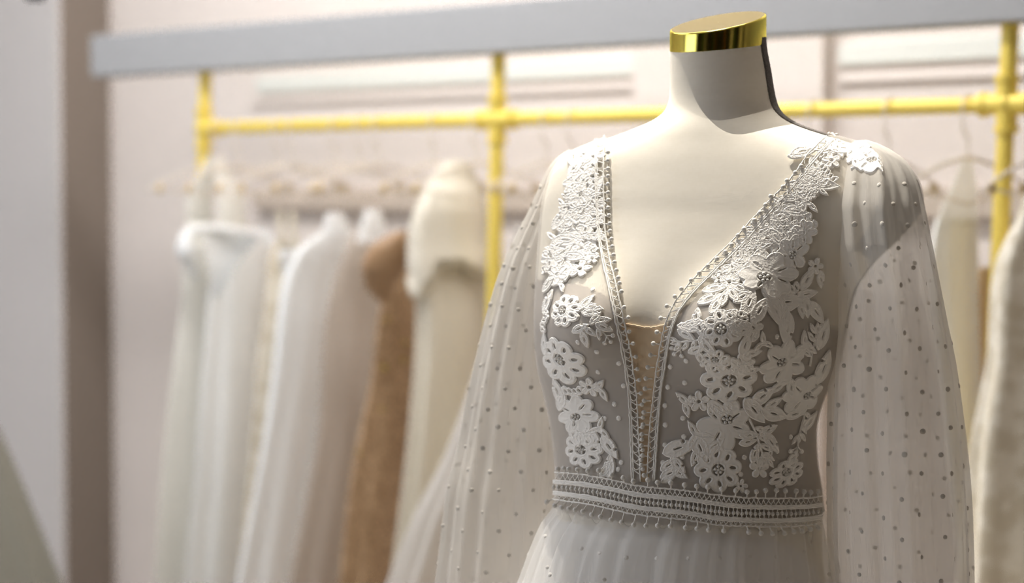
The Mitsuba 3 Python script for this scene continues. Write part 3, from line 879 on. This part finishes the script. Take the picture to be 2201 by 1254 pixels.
def leaf(g):
    p = leaf_poly()
    n = ell(0.35, 0.27, 0.08, 0.10)
    return p.difference(n) if g.random() < 0.5 else p, None


def tri_leaf(g):
    ls = [affinity.translate(affinity.rotate(affinity.scale(leaf_poly(1, 0.42), 0.55, 0.5), a, origin=(0, 0)), x, y) for a, x, y in ((0, 0.45, 0), (128, -0.2, 0.42), (-128, -0.2, -0.42))]
    return unary_union(ls + [Point(0, 0).buffer(0.22)]), None


def spray(g, n=4):
    ls = [LineString([(-1, 0), (-0.3, 0.06), (0.5, 0)]).buffer(0.05)]
    for k in range(n):
        for s in (1, -1):
            x = -0.55 + 0.38 * k + (0.12 if s < 0 else 0)
            ls.append(affinity.translate(affinity.rotate(affinity.scale(leaf_poly(1, 0.42), 0.30, 0.28), s * (52 - 6 * k), origin=(0, 0)), x + 0.15, s * (0.32 - 0.03 * k)))
    ls.append(affinity.translate(affinity.scale(leaf_poly(1, 0.42), 0.30, 0.28), 0.75, 0))
    return unary_union(ls), None


def buds(g):
    ls = [LineString([(-1, 0), (0, 0.05), (0.6, 0)]).buffer(0.06), LineString([(0, 0.05), (0.35, 0.45)]).buffer(0.06), LineString([(0.1, 0.03), (0.4, -0.42)]).buffer(0.06)]
    ls += [Point(*q).buffer(0.21) for q in ((0.72, 0), (0.40, 0.52), (0.46, -0.52))]
    return unary_union(ls), None


def scallop(g):
    ps = [ell(-0.7 + 0.35 * k, 0.12 * math.sin(k * 1.7), 0.26, 0.42, 20 * math.sin(k)) for k in range(5)]
    s = unary_union(ps)
    return s.difference(unary_union([ell(-0.7 + 0.35 * k, 0.05, 0.05, 0.16, 15) for k in range(5)])), None


KINDS = {'open': ('lace_flower', flower_open), 'solid': ('lace_flower', flower_solid), 'daisy': ('lace_flower', daisy), 'leaf': ('lace_leaf', leaf), 'tri': ('lace_leaf', tri_leaf),
         'spray': ('lace_spray', spray), 'buds': ('lace_spray', buds), 'scallop': ('lace_scallop', scallop)}


def motif(kind, px, py, size, rot=0.0, asp=1.0, lift=0.0, seed=None, h=0.0016, on=None):
    """An embroidered lace motif: its outline in the plane, padded like thread, laid on the cloth."""
    g = np.random.default_rng(int(px * 7 + py * 13) if seed is None else seed)
    name, fn = KINDS[kind]
    poly, centre = fn(g)
    poly = affinity.rotate(affinity.scale(poly, 1, asp, origin=(0, 0)), rot, origin=(0, 0))
    R = size * MP * (1.14 if kind in ('leaf', 'tri', 'spray', 'buds') else 1.04)
    poly = affinity.scale(poly, R, R, origin=(0, 0))
    if poly.geom_type == 'MultiPolygon':
        poly = max(poly.geoms, key=lambda q: q.area)
    sp = max(0.00055, R / 26)
    bd = []
    for ringl in [poly.exterior, *poly.interiors]:
        k = max(8, int(ringl.length / sp))
        bd += [ringl.interpolate(i / k, normalized=True).coords[0] for i in range(k)]
    x0, y0, x1, y1 = poly.bounds
    gx, gy = np.meshgrid(np.arange(x0, x1, sp), np.arange(y0, y1, sp * 0.866))
    gx = gx + (np.arange(gx.shape[0]) % 2)[:, None] * sp * 0.5
    q = np.c_[gx.ravel(), gy.ravel()]
    q = q[shapely.contains_xy(poly, q[:, 0], q[:, 1])]
    dist = shapely.distance(poly.boundary, shapely.points(q)) if len(q) else np.zeros(0)
    q, dist = q[dist > 0.45 * sp], dist[dist > 0.45 * sp]
    pts, dd_ = np.vstack([np.array(bd), q]), np.r_[np.zeros(len(bd)), dist]
    tri = Delaunay(pts).simplices
    cen = pts[tri].mean(1)
    tri = tri[shapely.contains_xy(poly, cen[:, 0], cen[:, 1])]
    a = pts[tri]
    area = (a[:, 1, 0] - a[:, 0, 0]) * (a[:, 2, 1] - a[:, 0, 1]) - (a[:, 1, 1] - a[:, 0, 1]) * (a[:, 2, 0] - a[:, 0, 0])
    tri = np.where(area[:, None] < 0, tri[:, ::-1], tri)
    w = 0.0012
    k = np.clip(dd_ / w, 0, 1)
    hh = h * (np.sqrt(np.clip(1 - (1 - k) ** 2, 0, 1)))
    # corded edge, sunken embroidered inside
    hh = hh - 0.22 * h * mikit_ss(0.0011, 0.0026, dd_)
    an, rr = np.arctan2(pts[:, 1], pts[:, 0]), np.hypot(pts[:, 0], pts[:, 1])
    hh = hh * (1 + 0.09 * np.sin(an * 23 + 5 * np.sin(an * 3) + rr / R * 6) * (dd_ > 0)) + h * 0.16 * (meshkit.noise(np.c_[pts / 0.0017, np.full(len(pts), px * 0.37)]) - 0.5) * (dd_ > 0)
    on = on or CLOTH
    c, n = on.pick(px, py)
    up = np.array([0, 0, 1.0]) - n * n[2]
    if np.linalg.norm(up) < 0.3:
        up = FW - n * (n @ FW)
    up /= np.linalg.norm(up)
    right = np.cross(up, n)
    if right @ RT < 0:
        right = -right
    right = right * min(1.7, 1 / max(0.2, abs(right @ RT)))
    v = on.settle(c + pts[:, :1] * right + pts[:, 1:] * up, hh + 0.0004 + lift)
    m = trimesh.Trimesh(v, tri, process=False)
    if (m.face_normals.mean(0) @ n) < 0:
        m = trimesh.Trimesh(v, tri[:, ::-1], process=False)
    key = put(name, m, 'mat_lace', dress)
    if centre is not None and size > 24:
        ca, sa = math.cos(math.radians(rot)), math.sin(math.radians(rot))
        cx, cy = centre[0], centre[1] * asp
        cx, cy = (cx * ca - cy * sa) * R, (cx * sa + cy * ca) * R
        rp = min(0.0024, 0.062 * R)
        for i in range(6):
            ax, ay, _ = ringpos(i, 5, 2.05 * rp, 0.4) if i else (0, 0, 0)
            b = on.settle([c + (cx + ax) * right + (cy + ay) * up], 0.0012 + lift)[0]
            put('pearl', trimesh.creation.icosphere(2, rp).apply_translation(b), 'mat_bead', key)
    return key


def mikit_ss(a, b, x):
    t = np.clip((x - a) / (b - a), 0, 1)
    return t * t * (3 - 2 * t)


MOTIFS = [
    # left half
    ('daisy', 1248, 580, 22, 18), ('daisy', 1232, 553, 15, 40), ('daisy', 1252, 555, 14, 0), ('leaf', 1218, 590, 22, 25), ('tri', 1206, 612, 22, 70), ('leaf', 1180, 610, 22, 60), ('daisy', 1275, 558, 14, 30),
    ('open', 1214, 668, 38, 20), ('leaf', 1178, 650, 26, 75), ('scallop', 1172, 690, 28, 80), ('leaf', 1262, 650, 20, 62), ('leaf', 1276, 662, 20, -8), ('leaf', 1270, 674, 18, -2), ('leaf', 1281, 684, 16, 55),
    ('leaf', 1294, 689, 17, 8), ('leaf', 1298, 704, 18, -22), ('buds', 1302, 722, 20, -50), ('leaf', 1288, 718, 13, -85), ('leaf', 1258, 730, 18, -80), ('leaf', 1247, 706, 18, 30), ('leaf', 1270, 714, 14, -35),
    ('open', 1205, 776, 54, 5, 1.0), ('leaf', 1172, 740, 24, 85), ('daisy', 1268, 832, 22, 10), ('leaf', 1290, 828, 15, 50), ('leaf', 1298, 848, 15, -65), ('daisy', 1282, 832, 12, 0),
    ('scallop', 1228, 843, 26, 10), ('solid', 1240, 892, 44, 30, 0.95), ('leaf', 1208, 860, 24, 70), ('tri', 1290, 925, 27, 80), ('leaf', 1278, 945, 26, -55), ('leaf', 1312, 962, 26, -52),
    ('open', 1253, 968, 40, 10, 1.0), ('leaf', 1312, 1002, 24, 88), ('leaf', 1303, 1010, 18, 60), ('leaf', 1200, 840, 26, 100), ('leaf', 1236, 935, 24, 110),
    # right half
    ('leaf', 1726, 328, 24, 10, 1.2), ('leaf', 1712, 336, 16, 0), ('buds', 1792, 291, 13, 60), ('solid', 1876, 345, 36, 15, 0.9), ('solid', 1838, 326, 28, 40), ('daisy', 1808, 335, 17, 0), ('leaf', 1808, 354, 22, 40), ('leaf', 1840, 352, 16, -70),
    ('solid', 1652, 592, 62, 0, 0.82, 0.001), ('solid', 1702, 548, 42, 60, 0.8, 0.0006), ('leaf', 1650, 632, 22, -80), ('scallop', 1690, 625, 30, 10), ('leaf', 1735, 600, 24, 60), ('daisy', 1752, 572, 18, 0), ('leaf', 1764, 600, 18, -80),
    ('daisy', 1568, 608, 19, 0), ('daisy', 1592, 596, 15, 20), ('daisy', 1545, 600, 14, 30), ('leaf', 1538, 622, 24, 15), ('leaf', 1527, 643, 24, 30), ('leaf', 1540, 655, 22, 70), ('leaf', 1556, 642, 20, 80), ('leaf', 1575, 632, 20, 120),
    ('leaf', 1596, 640, 22, 30), ('leaf', 1610, 650, 30, 62), ('leaf', 1632, 668, 30, 52), ('leaf', 1592, 622, 22, -30), ('buds', 1608, 664, 18, -120),
    ('open', 1554, 706, 46, 12), ('open', 1584, 690, 26, 50), ('daisy', 1618, 706, 23, 10), ('leaf', 1595, 712, 22, 10), ('leaf', 1602, 740, 24, 80), ('tri', 1640, 738, 24, 100), ('leaf', 1624, 722, 14, 60),
    ('leaf', 1498, 682, 18, 95), ('leaf', 1490, 698, 20, 20), ('leaf', 1482, 706, 20, -10), ('leaf', 1477, 720, 18, -30), ('spray', 1486, 732, 36, 195), ('leaf', 1506, 706, 20, -70), ('buds', 1462, 750, 20, 225), ('leaf', 1498, 752, 18, 25), ('leaf', 1507, 770, 18, -80), ('leaf', 1522, 746, 24, -55),
    ('open', 1568, 815, 60, 0), ('open', 1540, 776, 30, 20), ('solid', 1596, 780, 26, 0), ('leaf', 1616, 760, 20, 12), ('leaf', 1614, 796, 20, 14),
    ('leaf', 1668, 668, 34, -70), ('leaf', 1690, 705, 34, -88), ('leaf', 1684, 680, 28, -82), ('leaf', 1690, 650, 34, 5, 1.2), ('tri', 1676, 640, 30, 40), ('leaf', 1734, 632, 22, 10), ('leaf', 1734, 660, 20, -85), ('leaf', 1754, 672, 26, -55), ('leaf', 1722, 668, 16, -80),
    ('solid', 1684, 782, 50, 20), ('tri', 1728, 745, 32, 95), ('spray', 1750, 740, 40, 85), ('solid', 1727, 850, 46, 10), ('leaf', 1770, 790, 34, 80), ('leaf', 1768, 720, 30, 75), ('leaf', 1700, 835, 20, -80), ('leaf', 1672, 830, 18, 40),
    ('leaf', 1640, 850, 26, 40, 1.2), ('leaf', 1622, 882, 32, -50, 1.1), ('leaf', 1664, 890, 28, -18, 1.2), ('leaf', 1662, 866, 20, 35),
    ('daisy', 1502, 863, 23, 20), ('leaf', 1468, 856, 17, 140), ('leaf', 1476, 880, 16, -75), ('daisy', 1482, 862, 13, 0),
    ('solid', 1556, 912, 56, 10), ('scallop', 1548, 880, 28, 10), ('tri', 1498, 938, 34, 120), ('leaf', 1506, 965, 28, -65, 1.2), ('leaf', 1494, 985, 18, -110), ('leaf', 1460, 963, 32, 20, 1.1), ('leaf', 1536, 960, 26, 40),
    ('leaf', 1440, 1000, 20, 35, 1.1), ('leaf', 1458, 1000, 20, -45, 1.1), ('leaf', 1442, 1018, 22, 28), ('leaf', 1460, 1018, 18, -30), ('leaf', 1438, 1030, 16, 30),
    ('open', 1543, 1008, 50, 0), ('spray', 1628, 950, 46, -70), ('leaf', 1610, 935, 20, 0), ('leaf', 1608, 950, 18, 10), ('leaf', 1650, 925, 20, 25), ('leaf', 1658, 952, 24, -55), ('leaf', 1622, 975, 20, 70), ('daisy', 1632, 1007, 22, 15), ('tri', 1648, 985, 22, -60),
    ('open', 1692, 1018, 44, 20, 0.62), ('spray', 1722, 910, 36, -95), ('leaf', 1740, 905, 22, 55), ('leaf', 1703, 985, 18, 50), ('leaf', 1708, 890, 22, 10), ('daisy', 1592, 1046, 15, 0), ('buds', 1712, 960, 22, -100),
]
for mo in MOTIFS:
    motif(*mo, on=SLEEVE if mo[1] > 1800 and mo[2] < 400 else None)


def fill(poly, n, sizes, seed, gap=17):
    g = np.random.default_rng(seed)
    poly = Polygon(poly)
    x0, y0, x1, y1 = poly.bounds
    got = []
    while n > 0:
        for _ in range(60):
            x, y = g.uniform(x0, x1), g.uniform(y0, y1)
            if poly.contains(Point(x, y)) and all(math.hypot(x - a, y - b) > gap for a, b in got):
                break
        else:
            break
        got.append((x, y))
        motif(g.choice(['leaf', 'daisy', 'solid', 'tri', 'scallop', 'leaf']), x, y, g.uniform(*sizes), g.uniform(0, 360), lift=0.0002 * (n % 3), seed=seed * 100 + n)
        n -= 1


LACE_L = [(1282, 312), (1242, 328), (1226, 350), (1236, 400), (1218, 430), (1200, 480), (1184, 540), (1178, 600), (1215, 590), (1250, 560), (1288, 540), (1282, 480), (1280, 400)]
LACE_R = [(1785, 306), (1752, 345), (1708, 400), (1650, 466), (1602, 520), (1560, 565), (1540, 592), (1600, 600), (1640, 560), (1700, 520), (1738, 500), (1740, 450), (1775, 412), (1792, 380), (1800, 345), (1860, 330), (1830, 312)]
for q in (LACE_L, LACE_R):
    g = shapely.contains_xy(Polygon(q).buffer(-3), SPX[:, 0], SPX[:, 1]) & FRONT
    put('lace_ground', BODY.mesh(off=0.0034, keep=g.reshape(BODY.m, BODY.n)), 'mat_lace', dress)
fill(LACE_L, 70, (18, 29), 5, 14)
fill(LACE_R, 80, (18, 29), 8, 14)
fill([(1540, 590), (1600, 540), (1640, 545), (1620, 580), (1570, 600)], 8, (14, 20), 9, 16)

# ------------------------------------------------------------------ the dress: trims
def on_dress(path, n, h):
    q = smooth_path(path, n)
    return settle([pick(x, y)[0] for x, y in q], h)


def ladder(inner, outer, lb):
    n = 160
    a, b = on_dress(inner, n, 0.0016), on_dress(outer, n, 0.0016)
    b2 = on_dress([(0.78 * x + 0.22 * u, 0.78 * y + 0.22 * v) for (x, y), (u, v) in zip(smooth_path(outer, 14), smooth_path(inner, 14))], n, 0.0016)
    ms = [tube(a, 0.00085, 7), tube(b, 0.0010, 7), tube(b2, 0.0008, 7)]
    for i in range(0, n - 4, 4):
        ms.append(tube(smooth_path([a[i], (a[i + 2] + b2[i + 2]) / 2, b2[i + 1]], 6), 0.0006, 5, cap=False))
        ms.append(tube(smooth_path([a[i + 4], (a[i + 3] + b2[i + 3]) / 2, b2[i + 2]], 6), 0.0006, 5, cap=False))
    return put('neckline_trim', cat(ms), 'mat_cord', dress, label=lb)


def bead(key, px, py, r=0.0024, h=None, towards=None):
    p, n = pick(px, py)
    c = p + n * (r * 0.9 if h is None else h)
    put('bead', trimesh.creation.icosphere(2, r).apply_translation(c), 'mat_bead', key)
    if towards is not None:
        q, m = pick(*towards)
        put('loop', tube([c, q + m * 0.0014], 0.0007, 6), 'mat_cord', key)


put('panel_hem', tube(on_dress([(1344, 697), (1366, 701), (1390, 705), (1410, 703), (1430, 698)], 30, -0.0016), 0.0012, 8), 'mat_nude', dress)
# fine crocheted bars between the motifs
tl = ladder(LIN, LOUT, 'left crocheted trim of the neckline')
tr = ladder(RIN, ROUT, 'right crocheted trim of the neckline')
BL = [(1332, 612), (1336, 629), (1342, 662), (1350, 684), (1352, 713), (1361, 738), (1366, 766), (1371, 793), (1376, 817), (1379, 845), (1381, 869), (1383, 897), (1382, 918), (1381, 945), (1383, 968), (1379, 990), (1384, 1010)]
top = smooth_path([(1309, 330), (1309, 400), (1312, 480), (1322, 560), (1330, 600)], 17)
for x, y in list(map(tuple, top)) + BL:
    qx = np.interp(y, [p[1] for p in LIN], [p[0] for p in LIN])
    bead(tl, x, y, 0.0024 * (1 if y < 640 else 0.95), towards=(qx, y + 1))
BR = [(1722, 360), (1709, 374), (1693, 390), (1683, 404), (1658, 424), (1648, 443), (1634, 459), (1621, 476), (1599, 495), (1588, 508), (1574, 529), (1561, 545), (1543, 559), (1523, 575), (1505, 590), (1487, 606), (1467, 623), (1452, 639),
      (1435, 660), (1422, 685), (1413, 715), (1406, 739), (1399, 763), (1394, 789), (1390, 814), (1388, 836), (1386, 862), (1385, 886), (1384, 913), (1381, 935), (1380, 958), (1382, 980), (1380, 1000), (1386, 1022)]
for x, y in BR:
    qx = np.interp(y, [p[1] for p in RIN], [p[0] for p in RIN])
    bead(tr, x, y, 0.0025, towards=(x + min(14, (qx - x) * 0.8), y + 6 if y < 650 else y + 1))

# waistband: two flat cords, a row of pearls between, netted edges and hanging picot beads
C1 = [(1199, 1036), (1240, 1039), (1279, 1044), (1330, 1054), (1375, 1064), (1472, 1073), (1553, 1085), (1610, 1090), (1665, 1091), (1720, 1090), (1758, 1086)]
CP = [(1199, 1047), (1240, 1051), (1279, 1057), (1330, 1068), (1375, 1078), (1472, 1088), (1553, 1101), (1610, 1104), (1665, 1105), (1720, 1104), (1758, 1099)]
C2 = [(1199, 1060), (1240, 1065), (1279, 1071), (1330, 1082), (1375, 1091), (1472, 1102), (1553, 1115), (1610, 1118), (1665, 1119), (1720, 1117), (1758, 1111)]
E1 = [(1201, 1016), (1240, 1018), (1279, 1024), (1330, 1034), (1375, 1045), (1472, 1055), (1553, 1066), (1610, 1071), (1665, 1072), (1720, 1072), (1758, 1068)]
E2 = [(1197, 1074), (1240, 1080), (1279, 1086), (1330, 1098), (1375, 1107), (1472, 1117), (1553, 1129), (1610, 1131), (1665, 1132), (1720, 1130), (1758, 1123)]
wb = thing_key = None
ms = []
OFF = 0.0045
for path, r in ((C1, 0.0024), (C2, 0.0026)):
    for dy in (-2.6, 0, 2.6):
        ms.append(tube(on_dress([(x, y + dy) for x, y in path], 120, OFF), r * 0.52, 7))
ms.append(tube(on_dress(E1, 120, OFF), 0.0009, 6))
ms.append(tube(on_dress(E2, 120, OFF), 0.0009, 6))
wb = put('waistband', cat(ms), 'mat_cord', dress)
net = []
NQ = 110
for ea, eb in ((E1, C1), (C2, E2)):
    A, B = smooth_path(ea, NQ), smooth_path(eb, NQ)
    for k in range(NQ - 2):
        sg = 1 if k % 2 else -1
        t = np.linspace(0, 1, 5)[:, None]
        q = A[k] * (1 - t) + B[k + 2] * t if sg > 0 else A[k + 2] * (1 - t) + B[k] * t
        net.append(tube(settle([pick(*z)[0] for z in q], OFF), 0.00055, 4, cap=False))
put('net', cat(net), 'mat_cord', wb)
base = BODY.mesh(off=0.0038, keep=(pyg > 1015) & (pyg < 1128))
zz = smooth_path(CP, 62)
for k, (x, y) in enumerate(zz):
    p = settle([pick(x, y)[0]], OFF)[0]
    put('pearl', trimesh.creation.icosphere(2, 0.0021).apply_translation(p), 'mat_bead', wb)
for k, (x, y) in enumerate(zz):
    y1 = np.interp(x, [c[0] for c in C1], [c[1] for c in C1])
    y2 = np.interp(x, [c[0] for c in C2], [c[1] for c in C2])
    put('thread', tube(settle([pick(x, y1)[0], pick(x, y)[0], pick(x, y2)[0]], OFF), 0.0006, 5), 'mat_cord', wb)
TOPB = [(1210, 1008), (1222, 1007), (1232, 1008), (1250, 1010), (1272, 1012), (1293, 1012), (1321, 1022), (1346, 1028), (1366, 1036), (1396, 1032), (1417, 1038), (1444, 1039), (1472, 1043), (1498, 1046), (1520, 1048), (1549, 1052), (1578, 1056), (1602, 1058), (1621, 1058), (1640, 1056), (1662, 1055), (1681, 1057), (1703, 1057), (1719, 1058), (1733, 1059), (1748, 1058)]
BOTB = [(1196, 1081), (1212, 1088), (1226, 1091), (1240, 1094), (1254, 1096), (1268, 1100), (1286, 1106), (1304, 1111), (1325, 1117), (1347, 1122), (1371, 1127), (1396, 1128), (1420, 1128), (1445, 1129), (1476, 1132), (1499, 1134), (1522, 1137), (1553, 1139), (1602, 1142), (1627, 1144), (1649, 1145), (1673, 1144), (1692, 1142), (1708, 1140), (1724, 1137), (1740, 1134)]
for lst, E, sg in ((TOPB, E1, 1), (BOTB, E2, -1)):
    for x, y in lst:
        p, n = pick(x, y)
        c = settle([p], OFF + (0.0012 if sg > 0 else 0.0062))[0]
        put('bead', trimesh.creation.icosphere(2, 0.0027).apply_translation(c), 'mat_bead', wb)
        ey = np.interp(x, [q[0] for q in E], [q[1] for q in E])
        put('loop', tube([c, settle([pick(x, ey)[0]], OFF)[0]], 0.0008, 6), 'mat_cord', wb)

# woven dots of the bodice tulle
for x, y in ((1283, 757), (1286, 801), (1330, 782), (1238, 642), (1242, 736), (1320, 870), (1330, 900), (1475, 777), (1441, 789), (1471, 823), (1435, 832), (1429, 873), (1468, 900), (1430, 914), (1470, 940), (1429, 957), (1466, 983), (1464, 698), (1425, 995), (1500, 1012), (1510, 785), (1538, 815),
             (1700, 700), (1670, 725), (1640, 800), (1700, 940), (1670, 970), (1600, 985), (1592, 1020), (1720, 880), (1275, 622), (1340, 830), (1300, 900), (1335, 995), (1328, 1010)):
    p, n = pick(x, y)
    put('dot', dome(p, n, 0.0029, 0.0008), 'mat_lace', dress + '__bodice')
